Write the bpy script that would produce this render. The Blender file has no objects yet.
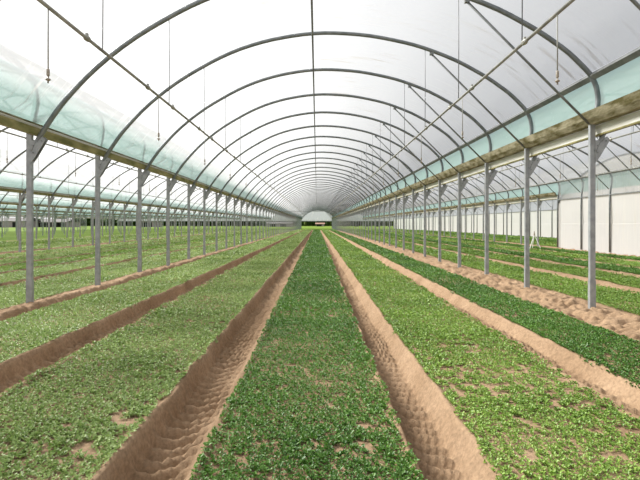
import bpy, math, random
import numpy as np
from mathutils import Vector

random.seed(7)
RNG = np.random.default_rng(11)
scene = bpy.context.scene
COL = scene.collection
EYE = 1.39           # eye height above the bed soil
STEP = 2.5           # distance between two frames
FR0 = 8.07           # first frame whose posts stand in the picture
NFR = 57
BAY = 9.65
XP = -4.93           # left post row of the middle bay
Y_END = FR0 + STEP * (NFR - 1)
Y_NEAR = 3.07
Y_BEDS = 105.0
CORNER = 28.07       # the right bay's outer wall ends at this frame

# ------------------------------------------------------------------ materials
def new_mat(name):
    m = bpy.data.materials.new(name); m.use_nodes = True
    nt = m.node_tree; nt.nodes.clear()
    out = nt.nodes.new('ShaderNodeOutputMaterial')
    return m, nt, out

def N(nt, kind, **kw):
    n = nt.nodes.new(kind)
    for k, v in kw.items():
        if k in n.inputs: n.inputs[k].default_value = v
        else: setattr(n, k, v)
    return n

def coords(nt, scale=(1, 1, 1), rot=(0, 0, 0)):
    g = N(nt, 'ShaderNodeNewGeometry'); mp = N(nt, 'ShaderNodeMapping')
    mp.inputs['Scale'].default_value = scale; mp.inputs['Rotation'].default_value = rot
    nt.links.new(g.outputs['Position'], mp.inputs['Vector'])
    return mp.outputs['Vector']

def ramp(nt, src, stops):
    r = N(nt, 'ShaderNodeValToRGB'); cr = r.color_ramp
    while len(cr.elements) < len(stops): cr.elements.new(0.5)
    for e, (p, c) in zip(cr.elements, stops):
        e.position = p; e.color = (*c, 1) if len(c) == 3 else c
    nt.links.new(src, r.inputs['Fac']); return r.outputs['Color']

def noise(nt, vec, scale, detail=4, rough=.55):
    n = N(nt, 'ShaderNodeTexNoise', Scale=scale, Detail=detail, Roughness=rough)
    nt.links.new(vec, n.inputs['Vector']); return n.outputs['Fac']

def simple(name, c1, c2, scale, rough=.6, metal=0., bump=0., stretch=(1, 1, 1), bscale=None):
    m, nt, out = new_mat(name)
    v = coords(nt, stretch); f = noise(nt, v, scale)
    c = ramp(nt, f, [(.35, c1), (.65, c2)])
    p = N(nt, 'ShaderNodeBsdfPrincipled', Roughness=rough, Metallic=metal)
    if rough > .75: p.inputs['Specular IOR Level'].default_value = .08
    nt.links.new(c, p.inputs['Base Color'])
    if bump:
        b = N(nt, 'ShaderNodeBump', Strength=bump, Distance=.02)
        nt.links.new(noise(nt, v, bscale or scale * 3), b.inputs['Height'])
        nt.links.new(b.outputs['Normal'], p.inputs['Normal'])
    nt.links.new(p.outputs[0], out.inputs['Surface'])
    return m

def film(name, clear, col, dirt_col, dirt_amt, stretch, dscale, lo, hi, refl=.28, graze=.0):
    """Polyethylene sheet: part of the light goes straight through, part is scattered, dirt scatters more."""
    m, nt, out = new_mat(name)
    tr = N(nt, 'ShaderNodeBsdfTransparent'); tr.inputs['Color'].default_value = (.985, .99, .99, 1)
    tl = N(nt, 'ShaderNodeBsdfTranslucent'); df = N(nt, 'ShaderNodeBsdfDiffuse')
    v = coords(nt, stretch)
    f1 = noise(nt, v, dscale, 6, .65)
    mask = ramp(nt, f1, [(lo, (0, 0, 0)), (hi, (1, 1, 1))])
    f2 = noise(nt, coords(nt), .35, 3)
    patch = ramp(nt, f2, [(.42, (.15, .15, .15)), (.62, (1, 1, 1))])
    mul = N(nt, 'ShaderNodeMath', operation='MULTIPLY')
    nt.links.new(mask, mul.inputs[0]); nt.links.new(patch, mul.inputs[1])
    mul2 = N(nt, 'ShaderNodeMath', operation='MULTIPLY'); mul2.inputs[1].default_value = dirt_amt
    nt.links.new(mul.outputs[0], mul2.inputs[0])
    mc = N(nt, 'ShaderNodeMixRGB'); mc.inputs[1].default_value = (*col, 1); mc.inputs[2].default_value = (*dirt_col, 1)
    nt.links.new(mul2.outputs[0], mc.inputs[0])
    nt.links.new(mc.outputs[0], tl.inputs['Color']); nt.links.new(mc.outputs[0], df.inputs['Color'])
    s = N(nt, 'ShaderNodeMixShader'); s.inputs[0].default_value = refl
    nt.links.new(tl.outputs[0], s.inputs[1]); nt.links.new(df.outputs[0], s.inputs[2])
    add = N(nt, 'ShaderNodeMath', operation='ADD'); add.use_clamp = True; add.inputs[1].default_value = 1 - clear
    nt.links.new(mul2.outputs[0], add.inputs[0])
    if graze:      # greyer far roof put into the colour: sheet denser and darker at slanting views
        lw = N(nt, 'ShaderNodeLayerWeight', Blend=.5); pw = N(nt, 'ShaderNodeMath', operation='POWER'); pw.inputs[1].default_value = 5
        nt.links.new(lw.outputs['Facing'], pw.inputs[0])
        g2 = N(nt, 'ShaderNodeMath', operation='MULTIPLY_ADD'); g2.inputs[1].default_value = graze; g2.use_clamp = True
        nt.links.new(pw.outputs[0], g2.inputs[0]); nt.links.new(add.outputs[0], g2.inputs[2]); add = g2
        dk = N(nt, 'ShaderNodeMixRGB'); dk.inputs[2].default_value = (.30, .31, .315, 1)
        nt.links.new(pw.outputs[0], dk.inputs[0]); nt.links.new(mc.outputs[0], dk.inputs[1])
        nt.links.new(dk.outputs[0], tl.inputs['Color']); nt.links.new(dk.outputs[0], df.inputs['Color'])
    mx = N(nt, 'ShaderNodeMixShader')
    nt.links.new(add.outputs[0], mx.inputs[0]); nt.links.new(tr.outputs[0], mx.inputs[1]); nt.links.new(s.outputs[0], mx.inputs[2])
    nt.links.new(mx.outputs[0], out.inputs['Surface'])
    return m

M = {}
M['steel'] = simple('galvanised_steel', (.25, .265, .275), (.34, .355, .365), 9, .5, .3)
M['rib'] = simple('dull_galvanised_tube', (.15, .165, .17), (.22, .235, .24), 7, .5, .35)
M['dark_steel'] = simple('weathered_steel_tube', (.15, .16, .16), (.23, .24, .24), 6, .55, .3)
M['pipe'] = simple('irrigation_pipe_grey', (.19, .19, .17), (.34, .34, .30), 5, .55, .1)
M['wire'] = simple('dull_wire', (.10, .105, .11), (.18, .185, .19), 8, .6, .3)
M['nozzle'] = simple('nozzle_plastic', (.20, .17, .13), (.38, .33, .27), 30, .5)
M['white_paint'] = simple('white_enamel', (.75, .75, .73), (.85, .85, .83), 10, .5)
M['moss'] = simple('mossy_gutter_sheet', (.12, .105, .045), (.36, .33, .23), 9, .9, 0, .5, (1, .35, 1), 30)
M['edge'] = simple('mossy_drip_edge', (.13, .13, .05), (.30, .27, .13), 6, .9, 0, .3, (1, .35, 1), 20)
M['beam'] = simple('stained_gutter_beam', (.56, .55, .47), (.74, .74, .70), 3, .8, 0, .2, (1, .25, 5), 12)
M['film'] = film('roof_film', .55, (.54, .55, .57), (.27, .24, .20), .62, (.55, 5.0, .55), 1.5, .55, .68, .40, .6)
M['gable'] = film('gable_film', .12, (.29, .305, .315), (.5, .48, .44), .3, (1, 1, .3), 2, .5, .7)
M['vent'] = film('vent_film', .22, (.42, .65, .61), (.30, .36, .30), .45, (.2, 1, 1), 5, .60, .70)
M['wall'] = film('side_wall_film', .04, (.72, .71, .69), (.62, .58, .48), .35, (.1, 1.2, .12), 3, .5, .75, .5)

def soil_mat():
    m, nt, out = new_mat('sandy_soil')
    v = coords(nt)
    big = ramp(nt, noise(nt, v, 1.1, 5), [(.3, (.275, .18, .107)), (.7, (.40, .277, .177))])
    fine = ramp(nt, noise(nt, v, 28, 6, .7), [(.3, (.62, .62, .62)), (.62, (1.0, 1.0, 1.0))])
    mx = N(nt, 'ShaderNodeMixRGB', blend_type='MULTIPLY'); mx.inputs[0].default_value = 1
    nt.links.new(big, mx.inputs[1]); nt.links.new(fine, mx.inputs[2])
    p = N(nt, 'ShaderNodeBsdfPrincipled', Roughness=.95)
    p.inputs['Specular IOR Level'].default_value = .1
    nt.links.new(mx.outputs[0], p.inputs['Base Color'])
    b = N(nt, 'ShaderNodeBump', Strength=.6, Distance=.02)
    nt.links.new(noise(nt, v, 22, 6, .7), b.inputs['Height']); nt.links.new(b.outputs[0], p.inputs['Normal'])
    nt.links.new(p.outputs[0], out.inputs['Surface']); return m
M['soil'] = soil_mat()
M['grass'] = simple('meadow_grass', (.062, .112, .008), (.10, .15, .014), .25, .95, 0, .8, (1, 1, 1), 6)

def leaf_mat(name, a, b, rough=.42):
    m, nt, out = new_mat(name)
    at = N(nt, 'ShaderNodeAttribute', attribute_name='tone')
    c = ramp(nt, at.outputs['Fac'], [(0., a), (1., b)])
    p = N(nt, 'ShaderNodeBsdfPrincipled', Roughness=rough)
    p.inputs['Specular IOR Level'].default_value = .45
    tl = N(nt, 'ShaderNodeBsdfTranslucent')
    nt.links.new(c, p.inputs['Base Color']); nt.links.new(c, tl.inputs['Color'])
    s = N(nt, 'ShaderNodeMixShader'); s.inputs[0].default_value = .25
    nt.links.new(p.outputs[0], s.inputs[1]); nt.links.new(tl.outputs[0], s.inputs[2])
    nt.links.new(s.outputs[0], out.inputs['Surface']); return m
M['leaf_dark'] = leaf_mat('leaf_deep_green', (.045, .13, .014), (.165, .33, .05))
M['leaf_mid'] = leaf_mat('leaf_mid_green', (.095, .195, .022), (.31, .46, .085))
M['leaf_pale'] = leaf_mat('leaf_pale_green', (.135, .225, .038), (.45, .58, .205))
M['foliage'] = simple('tree_foliage', (.012, .026, .006), (.035, .06, .014), .9, .9, 0, .6, (1, 1, 1), 3)
M['foliage_light'] = simple('tree_foliage_light', (.05, .08, .015), (.10, .12, .035), .9, .9, 0, .6, (1, 1, 1), 3)
M['bark'] = simple('tree_bark', (.10, .075, .05), (.17, .13, .09), 4, .9)
M['render'] = simple('pale_render', (.38, .32, .34), (.45, .39, .41), .3, .9)
M['roofing'] = simple('dark_roof_sheet', (.09, .085, .085), (.12, .115, .115), .5, .8)
M['tiles'] = simple('faded_red_tiles', (.17, .10, .075), (.22, .14, .11), .6, .9)
M['opening'] = simple('dark_door_leaf', (.02, .02, .02), (.035, .035, .035), 1, .9)

# ------------------------------------------------------------------ mesh building
class MB:
    def __init__(s): s.v = []; s.f = []; s.m = []
    def add(s, vs, fs, mi=0):
        o = len(s.v); s.v += [tuple(p) for p in vs]
        s.f += [tuple(i + o for i in f) for f in fs]; s.m += [mi] * len(fs); return s
    def box(s, x0, x1, y0, y1, z0, z1):
        return s.add([(x0, y0, z0), (x1, y0, z0), (x1, y1, z0), (x0, y1, z0), (x0, y0, z1), (x1, y0, z1), (x1, y1, z1), (x0, y1, z1)],
                     [(3, 2, 1, 0), (4, 5, 6, 7), (0, 1, 5, 4), (1, 2, 6, 5), (2, 3, 7, 6), (3, 0, 4, 7)])
    def tube(s, pts, r, n=8, radii=None):
        pts = [np.array(p, float) for p in pts]; k = len(pts); rings = []
        prev = None
        for i, p in enumerate(pts):
            t = pts[min(i + 1, k - 1)] - pts[max(i - 1, 0)]; t /= np.linalg.norm(t)
            ref = prev if prev is not None else (np.array([0, 1., 0]) if abs(t[1]) < .9 else np.array([1., 0, 0]))
            u = ref - t * np.dot(ref, t); u /= np.linalg.norm(u); prev = u
            w = np.cross(t, u); rr = radii[i] if radii else r
            rings.append([p + rr * (math.cos(a) * u + math.sin(a) * w) for a in [2 * math.pi * j / n for j in range(n)]])
        vs = [q for ring in rings for q in ring]; fs = []
        for i in range(k - 1):
            for j in range(n):
                fs.append((i * n + j, i * n + (j + 1) % n, (i + 1) * n + (j + 1) % n, (i + 1) * n + j))
        fs.append(tuple(range(n - 1, -1, -1))); fs.append(tuple((k - 1) * n + j for j in range(n)))
        return s.add(vs, fs)
    def sweep_y(s, prof, y0, y1, closed=True):
        n = len(prof)
        vs = [(x, y0, z) for x, z in prof] + [(x, y1, z) for x, z in prof]
        fs = [(i, (i + 1) % n, n + (i + 1) % n, n + i) for i in range(n if closed else n - 1)]
        if closed: fs += [tuple(range(n - 1, -1, -1)), tuple(range(n, 2 * n))]
        return s.add(vs, fs)
    def mesh(s, name, mat, smooth=False):
        me = bpy.data.meshes.new(name); me.from_pydata(s.v, [], s.f); me.update()
        for mm in (mat if isinstance(mat, list) else [mat]): me.materials.append(mm)
        if len(set(s.m)) > 1: me.polygons.foreach_set('material_index', s.m)
        if smooth: me.polygons.foreach_set('use_smooth', [True] * len(me.polygons))
        return me

def link(name, data, parent=None, loc=None):
    o = bpy.data.objects.new(name, data); COL.objects.link(o)
    if parent: o.parent = parent
    if loc: o.location = loc
    return o
def tag(o, label=None, cat=None, group=None, kind=None):
    if label: o['label'] = label
    if cat: o['category'] = cat
    if group: o['group'] = group
    if kind: o['kind'] = kind
    return o
def empty(name, loc=(0, 0, 0)):
    o = bpy.data.objects.new(name, None); o.empty_display_size = .2; COL.objects.link(o); o.location = loc; return o
def dup(root, loc):
    r = root.copy(); COL.objects.link(r); r.location = loc
    for ch in list(root.children):
        c = ch.copy(); COL.objects.link(c); c.parent = r
        for g in ch.children:
            d = g.copy(); COL.objects.link(d); d.parent = c
    return r

ORD = ['nearest', 'second nearest', 'third nearest', 'fourth nearest', 'fifth nearest', 'sixth nearest', 'seventh nearest', 'eighth nearest',
       'ninth nearest', 'tenth nearest', 'eleventh nearest', 'twelfth nearest']

# ------------------------------------------------------------------ bay profile (x from the left post, z above eye)
ARCH = [(.05, 1.24), (.13, 1.42), (.24, 1.61), (.42, 1.88), (.62, 2.14), (.97, 2.52), (1.36, 2.87), (1.82, 3.21), (2.30, 3.50), (2.75, 3.74), (3.22, 3.94),
        (3.70, 4.09), (4.10, 4.18), (4.60, 4.26), (5.10, 4.295), (5.60, 4.28), (6.13, 4.23), (6.65, 4.135), (7.10, 4.03), (7.53, 3.89),
        (8.05, 3.68), (8.45, 3.47), (8.76, 3.29), (9.05, 3.09), (9.25, 2.94), (9.45, 2.75), (9.61, 2.58), (9.70, 2.42), (9.74, 2.28), (9.755, 2.12), (9.73, 1.94), (9.69, 1.76)]
def Z(z): return z + EYE

def catmull(P, sub=2):
    P = [np.array(p, float) for p in P]; out = []
    for i in range(len(P) - 1):
        a, b, c, d = P[max(i - 1, 0)], P[i], P[i + 1], P[min(i + 2, len(P) - 1)]
        for k in range(sub):
            t = k / sub
            out.append(.5 * (2 * b + (c - a) * t + (2 * a - 5 * b + 4 * c - d) * t * t + (3 * b - a - 3 * c + d) * t ** 3))
    out.append(P[-1]); return out
CURVE = catmull(ARCH, 2)

def rib_mesh(to_ground=False, n=8):
    pts = [(p[0], 0, Z(p[1])) for p in CURVE]
    if to_ground: pts = pts[:-1] + [(9.67, 0, 2.9), (9.65, 0, 2.4), (9.65, 0, .0)]
    return MB().tube(pts, .043, n).mesh('rib', M['rib'], True)
RIB = rib_mesh(); RIB_G = rib_mesh(True); 
BR_A, BR_B = (7.50, 3.825), (9.60, 1.72)
BRACE = MB().tube([(BR_A[0], 0, Z(BR_A[1])), (BR_B[0], 0, Z(BR_B[1]))], .021, 6).mesh('brace', M['dark_steel'], True)
def clamp_mesh():
    return MB().box(7.465, 7.545, -.035, .035, Z(3.80), Z(3.862)).mesh('clamp', M['dark_steel'])
CLAMP = clamp_mesh()

def arch_thing(x, y, ground=False):
    t = empty('greenhouse_arch', (x, y, 0))
    link('rib', RIB_G if ground else RIB, t); link('brace', BRACE, t); link('clamp', CLAMP, t)
    return t

def post_meshes():
    b = MB()    # open channel: web and two flanges with folded lips
    h = Z(1.70)
    prof = [(-.045, -.03), (.045, -.03), (.045, .03), (.025, .03), (.025, .02), (.035, .02), (.035, -.02), (-.035, -.02), (-.035, .02), (-.025, .02), (-.025, .03), (-.045, .03)]
    n = len(prof); vs = [(x, y, -.12) for x, y in prof] + [(x, y, h) for x, y in prof]
    b.add(vs, [(i, (i + 1) % n, n + (i + 1) % n, n + i) for i in range(n)])
    b.add([(x, y, h) for x, y in ((-.045, -.03), (.045, -.03), (.045, .03), (-.045, .03))], [(0, 1, 2, 3)])
    col = b.mesh('column', M['steel'])
    g = MB()    # tapering bracket plate pair that carries the foot of the next arch
    for y0 in (-.040, .032):
        P = [(.035, 1.04), (.11, 1.14), (.29, 1.44), (.235, 1.50), (.15, 1.40), (.09, 1.43), (.035, 1.43)]
        k = len(P); vs = [(x, y0, Z(z)) for x, z in P] + [(x, y0 + .008, Z(z)) for x, z in P]
        g.add(vs, [(i, (i + 1) % k, k + (i + 1) % k, k + i) for i in range(k)] + [tuple(range(k - 1, -1, -1)), tuple(range(k, 2 * k))])
    gus = g.mesh('gusset_bracket', M['steel'])
    s = MB().box(-.05, .05, -.035, .035, -.1, .42).mesh('base_sleeve', M['steel'])
    bo = MB().tube([(0, -.052, 0), (0, -.043, 0), (0, .043, 0), (0, .052, 0)], .012, 6).mesh('bolt', M['dark_steel'])
    return col, gus, s, bo
POSTM = post_meshes()
def post_thing(x, y):
    t = empty('steel_post', (x, y, 0))
    link('column', POSTM[0], t); link('gusset_bracket', POSTM[1], t); link('base_sleeve', POSTM[2], t)
    return t

# rows: index r -> x ; r=0 left row of the middle bay, r=1 right row
def rx(r): return XP + BAY * r
ROWNAME = {0: 'row left of the middle beds', 1: 'row right of the middle beds', -1: 'second row to the left',
           2: 'row beyond the right bay', -2: 'third row to the left', -3: 'fourth row to the left', -4: 'fifth row to the left', -5: 'sixth row to the left', -6: 'outermost row to the left'}
frames = [FR0 + STEP * k for k in range(-1, NFR)]

posts = []
for r in range(-6, 3):
    for y in frames:
        x = rx(r)
        if r == 2 and y <= CORNER + .1: continue
        off = 470 * x / y
        if y < 8 and r not in (0, 1): continue
        if r not in (0, 1) and abs(off) > 345: continue
        posts.append((y * (1 + .0 * abs(r)), r, x, y))
posts.sort(key=lambda p: math.hypot(p[2], p[3]) - (20 if p[1] in (0, 1) else 0))
seen = {}
near, far = posts[:300], posts[300:]
near.sort(key=lambda p: (p[1], p[3]))
P0 = None
for _, r, x, y in near:
    if P0 is None: P0 = post_thing(x, y); o = P0
    else: o = dup(P0, (x, y, 0))
    if y < 8:
        tag(o, 'galvanised steel post before the first of the ' + ROWNAME[r], 'post', 'steel posts carrying the gutters'); continue
    k = seen.get(r, 0); seen[r] = k + 1
    if r in (0, 1) and k < 6:
        gb = [c for c in o.children if c.name.startswith('gusset')][0]
        for bx, bz in ((.075, 1.22), (.075, 1.34), (.22, 1.42)): link('bolt', POSTM[3], gb, (bx, 0, Z(bz)))
    if k < 12:
        tag(o, f'{ORD[k]} galvanised steel post in the {ROWNAME[r]}', 'post', 'steel posts carrying the gutters')
    else:
        tag(o, f'distant steel post past the twelfth in the {ROWNAME[r]}', 'post', f'distant posts of the {ROWNAME[r]}')
b = MB()
for _, r, x, y in far: b.box(x - .045, x + .045, y - .03, y + .03, -.05, Z(1.70))
if far:
    tag(link('steel_post', b.mesh('far_posts', M['steel'])), 'crowd of far galvanised posts along the remote gutters', 'post', 'steel posts carrying the gutters', 'stuff')

# arches
BAYNAME = {0: 'the middle bay', -1: 'the first bay to the left', 1: 'the first bay to the right', 2: 'the outermost right bay', -2: 'the second bay to the left',
           -3: 'the third bay to the left', -4: 'the fourth bay to the left', -5: 'the fifth bay to the left', -6: 'the sixth bay to the left'}
arches = []
for bay in range(-6, 3):
    for y in frames:
        if bay == 2 and y < CORNER - .1: continue
        x0 = rx(bay)
        xn = x0 + BAY if bay < 0 else x0
        if bay != 0 and abs(470 * xn / y) > 350: continue
        arches.append((bay, x0, y, math.hypot(x0 + BAY / 2, y)))
arches.sort(key=lambda a: a[3] - (60 if a[0] == 0 else (15 if abs(a[0]) == 1 else 0)))
near_a, far_a = arches[:300], arches[300:]
near_a.sort(key=lambda a: (a[0], a[2])); seen = {}
A0 = AG0 = None
for bay, x0, y, _ in near_a:
    grd = (bay == 1 and y <= CORNER + .1) or bay == 2
    if grd:
        if AG0 is None: AG0 = arch_thing(x0, y, True); o = AG0
        else: o = dup(AG0, (x0, y, 0))
    else:
        if A0 is None: A0 = arch_thing(x0, y); o = A0
        else: o = dup(A0, (x0, y, 0))
    k = seen.get(bay, 0); seen[bay] = k + 1
    if k < 12: tag(o, f'{ORD[k]} curved steel arch over {BAYNAME[bay]}', 'arch', 'curved steel arches of the greenhouse')
    else: tag(o, f'small distant steel arch past the twelfth over {BAYNAME[bay]}', 'arch', f'distant arches over {BAYNAME[bay]}')
b = MB()
for bay, x0, y, _ in far_a:
    pts = [(x0 + p[0], y, Z(p[1])) for p in ARCH[::2]]
    if bay == 2: pts.append((x0 + 9.65, y, 0))
    b.tube(pts, .036, 4); b.tube([(x0 + BR_A[0], y, Z(BR_A[1])), (x0 + BR_B[0], y, Z(BR_B[1]))], .021, 3)
if far_a: tag(link('greenhouse_arch', b.mesh('far_arches', M['rib'])), 'mass of far steel arches over the remote bays', 'arch', 'curved steel arches of the greenhouse', 'stuff')

# ------------------------------------------------------------------ long members, one per bay / row
def ybeg(bay): return CORNER if bay == 2 else Y_NEAR - 4
def side(bay): return BAYNAME[bay]
for bay in range(-6, 3):
    x0 = rx(bay); y0 = ybeg(bay)
    n = 8 if bay in (0, 1, -1) else 5
    o = link('ridge_purlin', MB().tube([(x0 + 4.83, y0, Z(4.225)), (x0 + 4.83, Y_END, Z(4.225))], .022, n).mesh('ridge_purlin', M['dark_steel'], True))
    tag(o, f'long thin steel tube running under the crown of {side(bay)}', 'tube', 'ridge purlins')
    prof = [(9.60, 2.53), (9.665, 2.46), (9.69, 2.50), (9.625, 2.585)]
    o = link('shoulder_rail', MB().sweep_y([(x0 + a, Z(c)) for a, c in prof], y0, Y_END).mesh('shoulder_rail', M['dark_steel']))
    tag(o, f'grey steel film rail along the right shoulder of {side(bay)}', 'rail', 'shoulder rails')

ROWGUT = {0: 'left gutter of the middle bay', 1: 'right gutter of the middle bay'}
for r in range(-6, 3):
    x = rx(r); y0 = CORNER if r == 2 else Y_NEAR - 4
    nm = ROWGUT.get(r, 'over the ' + ROWNAME[r])
    t = empty('rain_gutter', (x, y0, Z(1.70)))
    L = Y_END - y0
    tr = [(-.13, .20), (-.145, .21), (-.10, .09), (-.035, .0), (.10, .0), (.125, .02), (.118, .025), (.095, .01), (-.03, .012), (-.09, .095)]
    link('trough', MB().sweep_y(tr, 0, L).mesh('trough', M['moss']), t)
    bm = [(.095, -.18), (.14, -.18), (.14, -.168), (.107, -.168), (.107, -.022), (.12, -.022), (.12, -.004), (.095, -.004)]
    link('beam', MB().sweep_y(bm, 0, L).mesh('beam', M['beam']), t)
    link('edge_board', MB().sweep_y([(.141, -.185), (.153, -.185), (.153, -.055), (.141, -.055)], 0, L).mesh('edge_board', M['edge']), t)
    link('drip_edge', MB().sweep_y([(.080, -.186), (.094, -.186), (.094, -.162), (.080, -.162)], 0, L).mesh('drip_edge', M['edge']), t)
    tag(t, f'mossy rain gutter with pale stained beam, {nm}', 'gutter', 'rain gutters')

# roof films ("ceiling"), vent films
def roof_film(bay):
    x0 = rx(bay); y0 = ybeg(bay); yy = [y0] + [y for y in frames if y > y0 + .2]
    if y0 < 3: yy = [y0, .57, 3.07] + [y for y in frames]
    ys = []
    for a, c in zip(yy[:-1], yy[1:]): ys += [a, (a + c) / 2]
    ys.append(yy[-1])
    P = [p for p in CURVE if .17 < p[0] and not (p[0] > 5 and p[1] < 2.535)]
    P = [np.array((.15, 1.70))] + [q for q in P if q[0] > 5 or q[1] > 1.80]
    nrm = []
    for i in range(len(P)):
        t = P[min(i + 1, len(P) - 1)] - P[max(i - 1, 0)]; t = t / np.linalg.norm(t); nrm.append(np.array((-t[1], t[0])))
    v = []; f = []
    for j, y in enumerate(ys):
        sag = .036 + (.0 if j % 2 == 0 else -.022)
        for p, nn in zip(P, nrm):
            q = p + nn * (sag + .004); v.append((x0 + q[0], y, Z(q[1])))
    n = len(P)
    for j in range(len(ys) - 1):
        for i in range(n - 1): f.append((j * n + i, j * n + i + 1, (j + 1) * n + i + 1, (j + 1) * n + i))
    b = MB(); b.v = v; b.f = f; b.m = [0] * len(f)
    o = link('ceiling', b.mesh('roof_film', M['film'], True)); tag(o, f'translucent white plastic roof over {side(bay)}', None, None, 'structure')
    if bay < 2:
        P2 = [(9.665, 2.58), (9.745, 2.44), (9.79, 2.28), (9.805, 2.12), (9.78, 1.94), (9.74, 1.74)]
        v = []; f = []; n = len(P2)
        for j, y in enumerate(ys):
            for i, p in enumerate(P2): v.append((x0 + p[0] + (.012 * math.sin(j * 2.1 + i) if 0 < i < n - 1 else 0), y, Z(p[1])))
        for j in range(len(ys) - 1):
            for i in range(n - 1): f.append((j * n + i, j * n + i + 1, (j + 1) * n + i + 1, (j + 1) * n + i))
        b = MB(); b.v = v; b.f = f; b.m = [0] * len(f)
        o = link('vent_curtain', b.mesh('vent_film', M['vent'], True))
        tag(o, f'turquoise plastic vent strip below the right shoulder of {side(bay)}', 'plastic strip', 'turquoise vent strips')
for bay in range(-6, 3): roof_film(bay)

# outer film walls on the right
def wall(name, x, y0, y1, ztop):
    ys = np.arange(y0, y1 + .01, STEP / 2); v = []; f = []; zs = [-.09, .7, 1.39, 1.41, 2.1, ztop]
    for j, y in enumerate(ys):
        for i, z in enumerate(zs): v.append((x + (.02 if j % 2 else 0) * math.sin(z * 1.1) + (.012 if i == 3 else 0), y, z))
    n = len(zs)
    for j in range(len(ys) - 1):
        for i in range(n - 1): f.append((j * n + i, j * n + i + 1, (j + 1) * n + i + 1, (j + 1) * n + i))
    b = MB(); b.v = v; b.f = f; b.m = [0] * len(f)
    return link(name, b.mesh(name, M['wall'], False))
tag(wall('wall_right', rx(2) + .05, -.93 - 2.5, CORNER, Z(1.45)), 'white plastic film wall closing the right bay', None, None, 'structure')
tag(wall('wall_right', rx(3) + .05, CORNER, Y_END, Z(1.45)), 'white plastic film wall far off on the right', None, None, 'structure')
for (x, y0, y1, s) in ((rx(2), -3.4, CORNER, 'right bay'), (rx(3), CORNER, Y_END, 'outermost right bay')):
    # upper, clearer film between the rail and the shoulder
    o = link('wall_right', MB().add([(x + .05, y0, Z(1.45)), (x + .05, y1, Z(1.45)), (x + .05, y1, Z(2.3)), (x + .05, y0, Z(2.3)), (x - .03, y1, Z(2.53)), (x - .03, y0, Z(2.53))],
                                    [(0, 1, 2, 3), (3, 2, 4, 5)]).mesh('upper_wall_film', M['film']))
    tag(o, f'clearer upper strip of the film wall of the {s}', None, None, 'structure')
    o = link('wall_rail', MB().box(x - .02, x + .05, y0, y1, Z(1.43), Z(1.47)).mesh('wall_rail', M['dark_steel']))
    tag(o, f'thin steel rail along the white wall of the {s}', 'rail', 'wall rails')
v = [(rx(2), CORNER, 0), (rx(3), CORNER, 0), (rx(3), CORNER, Z(1.7))] + [(rx(2) + p[0], CORNER, Z(p[1])) for p in reversed(ARCH)] + [(rx(2), CORNER, Z(1.24))]
o = link('wall_front', MB().add(v, [tuple(range(len(v)))]).mesh('wall_front', M['wall'])); tag(o, 'film end wall of the outermost right bay', None, None, 'structure')

# far gable ends, film above a header bar
for bay in range(-6, 3):
    x0 = rx(bay); hz = .95
    P = [(x0 + p[0], Y_END + .05, Z(p[1])) for p in ARCH]
    v = [(x0, Y_END + .05, Z(hz))] + P + [(x0 + BAY, Y_END + .05, Z(hz))]
    o = link('wall_back', MB().add(v, [tuple(range(len(v)))]).mesh('gable_film', M['gable'])); tag(o, f'film gable closing the far end of {side(bay)}', None, None, 'structure')
    b = MB().box(x0, x0 + BAY, Y_END - .02, Y_END + .04, Z(hz) - .14, Z(hz) + .02)
    o = link('door_header', b.mesh('door_header', M['dark_steel'])); tag(o, f'dark header bar over the open far end of {side(bay)}', 'beam', 'header bars at the far end')
o = link('tie_beam', MB().tube([(rx(0), FR0 + STEP * 21, Z(1.66)), (rx(1), FR0 + STEP * 21, Z(1.66))], .04, 8).mesh('tie_beam', M['dark_steel'], True))
tag(o, 'thin horizontal steel tie crossing the middle bay far down', 'beam')

# ------------------------------------------------------------------ irrigation
SPR = 3.1
pipe_y0, pipe_y1 = -1.0, Y_END - 4
clip = MB().tube([(0, -.05, 0), (0, -.025, 0), (0, .025, 0), (0, .05, 0)], .03, 8, [.022, .032, .032, .022]); clip.box(-.012, .012, -.015, .015, .02, .055)
CLIP = clip.mesh('coupling', M['pipe'], False)
PIPE = MB().tube([(0, 0, 0), (0, pipe_y1 - pipe_y0, 0)], .019, 8).mesh('pipe_tube', M['pipe'], True)
def sprinkler_meshes():
    a = MB().tube([(0, 0, -.02), (0, 0, -.59)], .0065, 5).mesh('drop_tube', M['pipe'], True)
    w = MB().tube([(0, 0, -.58), (0, 0, -.59), (0, 0, -.645), (0, 0, -.655)], .02, 8, [.009, .015, .015, .009]).mesh('weight', M['nozzle'], True)
    z = MB().tube([(0, 0, -.65), (0, 0, -.672), (0, 0, -.68), (0, 0, -.69), (0, 0, -.70)], .02, 8, [.006, .008, .023, .023, .006]); z.box(-.007, .007, -.003, .003, -.72, -.698)
    return a, w, z.mesh('nozzle', M['nozzle'], True)
SM = sprinkler_meshes()
S0 = W0 = None
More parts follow.
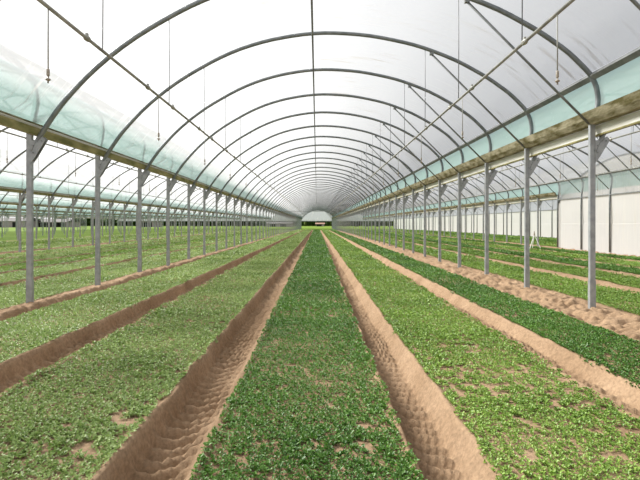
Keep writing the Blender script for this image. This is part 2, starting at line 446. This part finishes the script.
for bay in (-2, -1, 0, 1):
    x0 = rx(bay) + 4.93
    for sgn, px, pz in ((-1, -2.54, 2.05), (1, 2.43, 2.13)):
        sd = 'left' if sgn < 0 else 'right'
        t = empty('irrigation_pipe', (x0 + px, pipe_y0, Z(pz))); link('pipe_tube', PIPE, t)
        tag(t, f'long grey irrigation pipe hung along the {sd} half of {side(bay)}', 'pipe', 'hanging irrigation pipes')
        first = 4.44 if sgn < 0 else 4.75
        k = 0
        if bay in (0, -1, 1):
            cc = None
            for j in range(24 if bay == 0 else 16):
                for d in (1.02, 2.25):
                    yy = first + SPR * j + d - 1.5 - pipe_y0
                    if cc is None: cc = link('coupling', CLIP, t, (0, yy, 0))
                    else:
                        c = cc.copy(); COL.objects.link(c); c.location = (0, yy, 0)
        for j in range(30 if bay == 0 else 16):
            y = first + SPR * j
            if abs(470 * (x0 + px) / y) > 330: continue
            if S0 is None:
                S0 = empty('hanging_sprinkler', (x0 + px, y, Z(pz)))
                for nme, md in zip(('drop_tube', 'weight', 'nozzle'), SM): link(nme, md, S0)
                o = S0
            else: o = dup(S0, (x0 + px, y, Z(pz)))
            if k < 8: tag(o, f'{ORD[k]} sprinkler on the {sd} pipe of {side(bay)}', 'sprinkler', 'hanging sprinklers')
            else: tag(o, f'distant sprinkler past the eighth on the {sd} pipe of {side(bay)}', 'sprinkler', f'distant sprinklers on the {sd} pipe of {side(bay)}')
            k += 1
        # wires from the arches down to the pipe
        ax = 4.93 + px
        for a, c in zip(CURVE[:-1], CURVE[1:]):
            if a[0] <= ax <= c[0]: az = a[1] + (c[1] - a[1]) * (ax - a[0]) / (c[0] - a[0])
        WM = MB().tube([(0, 0, Z(az) - .03), (.004, 0, Z((az + pz) / 2)), (0, 0, Z(pz) + .01)], .007, 4).mesh('support_wire', M['wire'], True)
        k = 0
        for y in frames[:30 if bay == 0 else 16]:
            if abs(470 * (x0 + px) / y) > 330: continue
            o = link('support_wire', WM, None, (x0 + px, y, 0))
            if k < 8: tag(o, f'{ORD[k]} thin wire holding up the {sd} pipe of {side(bay)}', 'wire', 'pipe support wires')
            else: tag(o, f'distant wire past the eighth over the {sd} pipe of {side(bay)}', 'wire', f'distant wires over the {sd} pipe of {side(bay)}')
            k += 1

# ------------------------------------------------------------------ ground height field
def vnoise(x, y, s, seed):
    """smooth value noise in 0..1 on arrays"""
    X = x / s + 1000.; Y = y / s + 1000.; xi = np.floor(X).astype(np.int64); yi = np.floor(Y).astype(np.int64); fx = X - xi; fy = Y - yi
    fx = fx * fx * (3 - 2 * fx); fy = fy * fy * (3 - 2 * fy)
    def h(a, b):
        n = (a * 374761393 + b * 668265263 + seed * 974634777) & 0x7fffffff
        n = ((n ^ (n >> 13)) * 1274126177) & 0x7fffffff
        return ((n ^ (n >> 16)) & 0xffff) / 65535.
    return (h(xi, yi) * (1 - fx) + h(xi + 1, yi) * fx) * (1 - fy) + (h(xi, yi + 1) * (1 - fx) + h(xi + 1, yi + 1) * fx) * fy

TRACKS = []   # (x0, x1, depth, chevron direction, kind)
BEDS = []     # (x0, x1, material, bay, order)
for bay in range(-2, 3):
    s = BAY * bay
    TRACKS += [(-3.06 + s, -2.55 + s, .19, 1, 'track'), (-1.18 + s, -.69 + s, .20, 1, 'track'), (.56 + s, .98 + s, .18, -1, 'track'), (2.26 + s, 2.71 + s, .15, -1, 'track')]
    TRACKS += [(3.75 + s, 5.03 + s, .09, 1, 'bermr' if bay != -1 else 'none')]
    if bay == 0: TRACKS += [(-5.08, -4.45, .1, 1, 'berml')]
    BEDS += [(-4.45 + s if bay <= 0 else -4.60 + s, -3.06 + s, 'leaf_pale' if bay <= 0 else 'leaf_mid', bay, 0), (-2.55 + s, -1.18 + s, 'leaf_pale' if bay <= 0 else 'leaf_mid', bay, 1),
             (-.69 + s, .56 + s, 'leaf_dark' if bay >= 0 else 'leaf_mid', bay, 2), (.98 + s, 2.26 + s, 'leaf_mid' if bay >= 0 else 'leaf_pale', bay, 3), (2.71 + s, (3.75 if bay != -1 else 4.5) + s, 'leaf_dark' if bay >= 0 else 'leaf_pale', bay, 4)]

def height(X, Y):
    h = .008 * (vnoise(X, Y, .12, 1) - .5) + .02 * (vnoise(X, Y, 1.7, 2) - .5)
    fade = np.clip((Y_BEDS - Y) / 4, 0, 1)
    for (a, b, d, dr, kind) in TRACKS:
        if kind == 'none': continue
        wob = .035 * (vnoise(X * 0 + a, Y, .55, 5) - .5) + .02 * (vnoise(X * 0 + b, Y, .15, 6) - .5)
        t = (X - a + wob) / (b - a)
        rough = (vnoise(X, Y, .07, 3) - .5)
        if kind == 'track':
            prof = -np.interp(t, [0, .02, .12, .35, .66, .86, 1], [0, .10, .80, 1, .86, .42, 0]) if dr > 0 else -np.interp(t, [0, .02, .12, .35, .74, .84, .93, 1], [0, .10, .80, 1, .93, .50, .30, 0])
            inside = (t > 0) & (t < 1)
            lip = .03 * np.exp(-((t + .02) / .07) ** 2) + .028 * np.exp(-((t - 1.02) / .09) ** 2)
            ph = (Y / .15 - dr * 1.2 * t + .25 * vnoise(X, Y, .3, 9)) % 1.0
            saw = np.where(ph < .2, ph / .2, ((1 - ph) / .8) ** 1.5) - .5
            tread = .125 * saw * np.clip(np.minimum(t - .03, (.86 if dr > 0 else .82) - t) / .12, 0, 1)
            amp = .45 + 1.0 * vnoise(X * 0, Y, .8, 12)
            dh = np.where(inside, d * prof + tread * amp + .022 * rough, 0) + lip * (.4 + 1.2 * vnoise(X, Y, .25, 7))
        elif kind == 'bermr':
            inside = (t > 0) & (t < 1)
            base = np.interp(t, [0, .1, .3, .55, .78, .95, 1], [0, -.08, -.08, -.02, .01, .01, 0])
            dh = np.where(inside, base + (.10 * rough + .09 * (vnoise(X, Y, .22, 4) - .5)) * np.clip(np.minimum(t, 1 - t) * 8, 0, 1), 0)
        else:
            inside = (t > 0) & (t < 1)
            base = np.interp(t, [0, .12, .4, .60, .78, .92, 1], [0, .02, .045, .05, -.12, -.12, 0])
            dh = np.where(inside, base + (.07 * rough + .05 * (vnoise(X, Y, .2, 4) - .5)) * np.clip(np.minimum(t, 1 - t) * 8, 0, 1), 0)
        h = h + dh * fade
    return h - .055 * np.clip((X - 3.9) / .8, 0, 1) - .03 * np.clip((-X - 4.7) / .6, 0, 1)

def grid_ground():
    xs = set()
    for (a, b, d, dr, kind) in TRACKS:
        own = abs((a + b) / 2) < 5.2
        st = .02 if (own and kind == 'track') else (.03 if own else .07)
        for q in np.arange(a - .1, b + .1, st): xs.add(round(float(q), 3))
    for q in np.arange(-5, 5, .12): xs.add(round(float(q), 3))
    for q in np.arange(-26, 30, .5): xs.add(round(float(q), 3))
    xs = np.array(sorted(x for x in xs if -26.0 <= x <= 24.1)); keep = [xs[0]]
    for q in xs[1:]:
        if q - keep[-1] > .012: keep.append(q)
    xs = np.array(keep)
    ys = np.concatenate([np.arange(-2, 1.9, .3), np.arange(1.9, 9, .022), np.arange(9, 16, .045), np.arange(16, 32, .14), np.arange(32, 60, .6), np.arange(60, Y_BEDS + .1, 2.5)])
    X, Y = np.meshgrid(xs, ys); Hh = height(X, Y)
    v = np.stack([X, Y, Hh], -1).reshape(-1, 3); ny, nx = X.shape
    i = np.arange(nx - 1)[None, :] + nx * np.arange(ny - 1)[:, None]
    f = np.stack([i, i + 1, i + 1 + nx, i + nx], -1).reshape(-1, 4)
    return v, f, float(xs[0]), float(xs[-1]), float(ys[-1])

def np_mesh(name, v, f, mats, smooth=True, tone=None):
    me = bpy.data.meshes.new(name); k = f.shape[1]
    me.vertices.add(len(v)); me.vertices.foreach_set('co', v.astype(np.float32).ravel())
    me.loops.add(f.size); me.loops.foreach_set('vertex_index', f.astype(np.int32).ravel())
    me.polygons.add(len(f)); me.polygons.foreach_set('loop_start', np.arange(0, f.size, k, dtype=np.int32))
    me.update(calc_edges=True)
    if smooth: me.polygons.foreach_set('use_smooth', np.ones(len(f), bool))
    for m_ in mats: me.materials.append(m_)
    if tone is not None:
        at = me.attributes.new('tone', 'FLOAT', 'POINT'); at.data.foreach_set('value', tone.astype(np.float32))
    return me
v, f, gx0, gx1, gy1 = grid_ground()
tag(link('floor', np_mesh('soil_ground', v, f, [M['soil']])), 'sandy soil floor with tractor wheel ruts between the beds', None, None, 'structure')
b = MB()
for (a, c, d, e) in ((gx0, gx1, gy1, 700), (-500, gx0, -40, 700), (gx1, 500, -40, 700)):
    b.add([(a, d, -.04), (c, d, -.04), (c, e, -.04), (a, e, -.04)], [(0, 1, 2, 3)])
tag(link('field_ground', b.mesh('field_ground', M['grass'])), 'bright green meadow around and behind the beds', None, None, 'structure')

# ------------------------------------------------------------------ crop: every leaf a folded blade, several per plant
def crop(x0, x1, mat, bay, order):
    bands = [(1.9, 4.2, 3400, .56), (4.2, 7, 2400, .66), (7, 11, 1300, .85), (11, 18, 620, 1.15), (18, 32, 230, 1.8), (32, 60, 70, 2.9), (60, Y_BEDS, 22, 4.4)]
    PX, PY, SC = [], [], []
    for (ya, yb, dens, sc) in bands:
        if abs(bay) >= 1 and yb < 7.5: continue
        if abs(bay) == 2:
            if yb < 17: continue
        if bay == 2 and yb <= CORNER: continue
        n = int((x1 - x0) * (yb - ya) * dens)
        x = RNG.uniform(x0 - .02, x1 + .02, n); y = RNG.uniform(ya, yb, n)
        if bay == 2: k = y > CORNER; x, y = x[k], y[k]
        e = np.minimum(x - x0, x1 - x) + .05 * (vnoise(x, y, .25, 21) - .5)
        gap = vnoise(x, y, .055, 31 + order) * .45 + vnoise(x, y * 1.6, .16, 41 + order) * .35 + vnoise(x, y, .6, 71 + order) * .20 + .10 * (RNG.random(len(x)) - .5)
        lim = .76 - .0 * x
        if order == 3 and bay == 0: lim = .745 - .13 * np.exp(-((y - 3.7) / 1.6) ** 2)
        if order == 1 and bay == 0: lim = .745 - .05 * np.exp(-((y - 3.4) / 1.0) ** 2)
        if order == 2 and bay == 0: lim = .75 - .05 * np.exp(-((y - 3.2) / .9) ** 2)
        k = (e > .012) & (gap < lim) & (np.abs(x) < .70 * y + 1.2)
        PX.append(x[k]); PY.append(y[k]); SC.append(np.full(k.sum(), sc))
    x = np.concatenate(PX); y = np.concatenate(PY); sc = np.concatenate(SC); n = len(x)
    size = sc * (.75 + .5 * RNG.random(n)) * (.8 + .4 * vnoise(x, y, .6, 51))
    z0 = height(x, y)
    a0 = RNG.uniform(0, 2 * np.pi, n); tone0 = np.clip(.15 + .5 * RNG.random(n) + .5 * (vnoise(x, y, .9, 61) - .5) , 0, 1)
    V, T = [], []
    for k in range(4):
        sel = np.ones(n, bool) if k < 3 else RNG.random(n) < .5
        xx, yy, zz, s = x[sel], y[sel], z0[sel], size[sel]; m = sel.sum()
        az = a0[sel] + k * 2.0944 + RNG.uniform(-.5, .5, m); el = RNG.uniform(.15, 1.0, m) if k < 3 else RNG.uniform(.9, 1.4, m)
        L = s * (.024 + .012 * RNG.random(m)); W = L * (.26 + .12 * RNG.random(m))
        st = s * .003; hz = zz + np.minimum(s, 2.6) * (.008 + .018 * RNG.random(m))
        d = np.stack([np.cos(az) * np.cos(el), np.sin(az) * np.cos(el), np.sin(el)], -1)
        sd = np.stack([-np.sin(az), np.cos(az), 0 * az], -1); up = np.cross(d, sd)
        up *= np.sign(up[:, 2:3] + 1e-9)
        base = np.stack([xx, yy, hz], -1) + d * st[:, None]
        L_ = L[:, None]; W_ = W[:, None]
        tip = base + d * L_ - up * L_ * .12
        l1 = base + d * L_ * .33 + sd * W_ + up * W_ * .35; r1 = base + d * L_ * .33 - sd * W_ + up * W_ * .35
        l2 = base + d * L_ * .75 + sd * W_ * .85 + up * W_ * .2; r2 = base + d * L_ * .75 - sd * W_ * .85 + up * W_ * .2
        V.append(np.stack([base, l1, l2, tip, r2, r1], 1)); T.append(np.repeat(np.clip(tone0[sel] + .5 * (RNG.random(m) - .5), 0, 1), 6))
    V = np.concatenate(V); q = len(V); V = V.reshape(-1, 3); T = np.concatenate(T)
    i = 6 * np.arange(q)[:, None]
    f = np.concatenate([i + np.array([[0, 3, 2, 1]]), i + np.array([[0, 5, 4, 3]])])
    return link('leaf_crop', np_mesh('leaf_crop', V, f, [M[mat]], True, T)), q
BL = {0: {0: 'pale green seedling bed beside the left row of posts', 1: 'wide pale green seedling bed just left of the centre bed', 2: 'dark green seedling bed straight ahead between the two central ruts',
          3: 'patchy mid-green seedling bed just right of the centre bed', 4: 'dense dark green seedling bed beside the right row of posts'}}
PL = ['first', 'second', 'third', 'fourth', 'fifth']
tot = 0
for (x0, x1, mat, bay, order) in BEDS:
    o, q = crop(x0, x1, mat, bay, order); tot += q
    lab = BL[0][order] if bay == 0 else f'{PL[order]} seedling bed from the left in {BAYNAME[bay]}'
    tag(o, lab, 'crop bed', 'beds of leafy seedlings', 'stuff')
print('leaves', tot)

# ------------------------------------------------------------------ small stand by the corner
t = empty('tripod_stand', (12.25, 26.5, -.055))
legs = MB().tube([(-.32, -.1, 0), (0, 0, .85)], .02, 6).mesh('leg', M['white_paint'])
link('leg', legs, t)
link('leg', MB().tube([(.34, -.1, 0), (0, 0, .85)], .02, 6).mesh('leg', M['white_paint']), t)
link('leg', MB().tube([(.05, .35, 0), (0, 0, .85)], .02, 6).mesh('leg', M['white_paint']), t)
link('head', MB().tube([(0, 0, .8), (0, 0, .86), (0, 0, 1.05)], .03, 8, [.05, .04, .015]).mesh('head', M['nozzle']), t)
tag(t, 'small white tripod stand on the ground near the white wall corner', 'stand')

# ------------------------------------------------------------------ beyond the greenhouse
def blob(cx, cy, cz, rx_, ry_, rz_, seed, b):
    rr = random.Random(seed); nu, nv = 14, 9; vs = []
    for j in range(nv + 1):
        th = math.pi * j / nv
        for i in range(nu):
            ph = 2 * math.pi * i / nu; k = 1 + .22 * (rr.random() - .5) + .12 * math.sin(3 * ph + seed) * math.sin(th)
            vs.append((cx + rx_ * k * math.sin(th) * math.cos(ph), cy + ry_ * k * math.sin(th) * math.sin(ph), cz + rz_ * k * math.cos(th)))
    fs = [(j * nu + i, (j + 1) * nu + i, (j + 1) * nu + (i + 1) % nu, j * nu + (i + 1) % nu) for j in range(nv) for i in range(nu)]
    b.add(vs, fs)
def tree(x, y, h, w, mat, label, seed):
    t = empty('tree', (x, y, 0)); b = MB(); rr = random.Random(seed)
    blob(0, 0, h * .5, w * .5, w * .5, h * .47, seed, b)
    for k in range(6):
        a = rr.uniform(0, 6.28); blob(math.cos(a) * w * .3, math.sin(a) * w * .3, h * rr.uniform(.25, .75), w * .28, w * .28, h * .18, seed + k, b)
    link('crown', b.mesh('crown', M[mat], True), t)
    link('trunk', MB().tube([(0, 0, -.1), (0, 0, h * .5)], .25, 6, [.35, .18]).mesh('trunk', M['bark'], True), t)
    tag(t, label, 'tree', 'trees on the horizon')
D = 300.
def at(px, y): return (px - 317) * y / 470
k = 0
for px, h, w, m_, lab in ((305.5, 4.2, 1.6, 'foliage_light', 'small pale tree at the left of the far opening'), (309, 4.6, 2.0, 'foliage', 'dark tree left of middle in the far opening'),
                      (313, 4.4, 2.0, 'foliage', 'dark tree just left of the reddish roof'), (328, 4.6, 1.8, 'foliage', 'dark tree right of the reddish roof'),
                      (331.5, 6.0, 1.7, 'foliage_light', 'taller yellow-green tree at the right of the far opening'), (335.3, 5, 1.8, 'foliage', 'dark tree hidden by the far right posts')):
    tree(at(px, D), D, h, w * 1.1, m_, lab, 50 + k); k += 1
for j, px in enumerate((62, 78, 93, 109, 124, 138, 152, 167, 181, 196, 210, 225, 239, 252, 265, 278, 290)):
    tree(at(px, D - 20), D - 20, 5 + 2.5 * random.random(), 8.2, 'foliage', f'dark distant tree behind the left posts, {["first","second","third","fourth","fifth","sixth","seventh","eighth","ninth","tenth","eleventh","twelfth","thirteenth","fourteenth","fifteenth","sixteenth","seventeenth"][j]} along the line from the left', 90 + j)
for j, px in enumerate((345, 356, 367, 378, 389)):
    tree(at(px, D - 40), D - 40, 5 + 2 * random.random(), 5.8, 'foliage' if j % 2 else 'foliage_light', f'distant tree seen between the right posts, {["first","second","third","fourth","fifth"][j]} from the far opening', 120 + j)
def house(px0, px1, y, h, roof, rm, lab, nm, doors=()):
    x0, x1 = at(px0, y), at(px1, y); t = empty(nm, ((x0 + x1) / 2, y, 0)); w = (x1 - x0) / 2; d = 6
    link('walls', MB().box(-w, w, -d, d, -.05, h).mesh('walls', M['render']), t)
    e = .5; b = MB().add([(-w - e, -d - e, h), (w + e, -d - e, h), (w + e, d + e, h), (-w - e, d + e, h), (-w - e, 0, h + roof), (w + e, 0, h + roof)],
                         [(0, 1, 5, 4), (2, 3, 4, 5), (0, 4, 3), (1, 2, 5), (3, 2, 1, 0)])
    link('roof', b.mesh('roof', M[rm]), t)
    for q in doors:
        dx = at(q, y) - (x0 + x1) / 2
        link('door', MB().box(dx - 1.6, dx + 1.6, -d - .08, -d + .05, 0, min(h * .85, 3)).mesh('door', M['opening']), t)
    tag(t, lab, 'building')
def hedge(px0, px1, y, h, label, seed):
    rr = random.Random(seed); x0, x1 = at(px0, y), at(px1, y); n = max(int((x1 - x0) / 1.5), 4); v = []
    prof = [(-1.5, 0), (-1.7, .5), (-1.2, .9), (0, 1.05), (1.2, .9), (1.7, .5), (1.5, 0)]
    for i in range(n + 1):
        k = 0.35 if i in (0, n) else 1
        hh = h * rr.uniform(.75, 1.15) * k
        for a, c in prof: v.append((x0 + (x1 - x0) * i / n, y + a * k + rr.uniform(-.3, .3), c * hh - .05))
    m = len(prof); f = [(i * m + j, i * m + j + 1, (i + 1) * m + j + 1, (i + 1) * m + j) for i in range(n) for j in range(m - 1)]
    f += [tuple(range(m - 1, -1, -1)), tuple(n * m + j for j in range(m))]
    tag(link('hedge', MB().add(v, f).mesh('hedge', M['foliage'])), label, 'hedge', 'hedges on the horizon')
hedge(-80, 240, 330, 4.5, 'long dark hedge behind the left bays on the horizon', 1)
hedge(242, 398, 335, 3.9, 'dark hedge across the far opening of the middle bay', 2)
hedge(400, 520, 330, 4.5, 'dark hedge on the horizon behind the right bays', 3)
house(316, 324, 290, 1.4, .8, 'tiles', 'low house with a faded red roof in the far opening', 'house', (319,))
house(-60, 33, 205, 2.6, 1.6, 'roofing', 'long pale farm shed with dark roof behind the far left posts', 'farm_shed', (-20, 8, 25))
house(44, 73, 215, 2.3, 1.5, 'roofing', 'smaller farm shed with dark doorways behind the left posts', 'farm_shed', (50, 57, 63, 69))
house(145, 158, 225, 2.6, 1.4, 'roofing', 'small dark shed between the third and second left posts', 'farm_shed', (148, 153))
house(268, 292, 250, 1.6, 1.0, 'roofing', 'low pale building seen far down the left bays', 'house', (274, 284))

# ------------------------------------------------------------------ light
w = bpy.data.worlds.new('overcast'); scene.world = w; w.use_nodes = True; nt = w.node_tree; nt.nodes.clear()
wo = nt.nodes.new('ShaderNodeOutputWorld'); bg = nt.nodes.new('ShaderNodeBackground')
tc = N(nt, 'ShaderNodeTexCoord'); sp = N(nt, 'ShaderNodeSeparateXYZ'); nt.links.new(tc.outputs['Generated'], sp.inputs[0])
mr = N(nt, 'ShaderNodeMapRange'); mr.inputs['From Min'].default_value = -.5; mr.inputs['From Max'].default_value = .75
mr.inputs['To Min'].default_value = 0; mr.inputs['To Max'].default_value = 1
nt.links.new(sp.outputs['X'], mr.inputs['Value'])
cl = noise(nt, tc.outputs['Generated'], 2.2, 5, .5)
ad = N(nt, 'ShaderNodeMath', operation='MULTIPLY_ADD'); ad.inputs[1].default_value = .35; nt.links.new(cl, ad.inputs[0]); nt.links.new(mr.outputs[0], ad.inputs[2])
c = ramp(nt, ad.outputs[0], [(.12, (1.0, 1.0, 1.0)), (.55, (.87, .88, .90)), (1.0, (.60, .615, .65))])
nt.links.new(c, bg.inputs['Color']); bg.inputs['Strength'].default_value = .98
nt.links.new(bg.outputs[0], wo.inputs['Surface'])
sd = bpy.data.lights.new('sun', 'SUN'); sd.energy = 13.0; sd.angle = math.radians(22); sd.color = (1, .97, .92)
so = bpy.data.objects.new('sun', sd); COL.objects.link(so); so.rotation_euler = Vector((.66, -.40, -.66)).to_track_quat('-Z', 'Y').to_euler()

# ------------------------------------------------------------------ camera and colour
cd = bpy.data.cameras.new('camera'); cam = bpy.data.objects.new('camera', cd); COL.objects.link(cam); scene.camera = cam
cam.location = (0, 0, EYE); cam.rotation_euler = (math.radians(90), 0, 0)
cd.sensor_width = 36; cd.lens = 36 * 470 / 640; cd.shift_x = 3 / 640; cd.shift_y = -16 / 640; cd.clip_end = 2000; cd.clip_start = .05
scene.view_settings.view_transform = 'Standard'; scene.view_settings.look = 'None'; scene.view_settings.gamma = 1
scene.view_settings.use_curve_mapping = False; scene.view_settings.exposure = 0.1
scene.cycles.max_bounces = 8; scene.cycles.diffuse_bounces = 3; scene.cycles.transmission_bounces = 6; scene.cycles.transparent_max_bounces = 48
scene.cycles.use_denoising = True
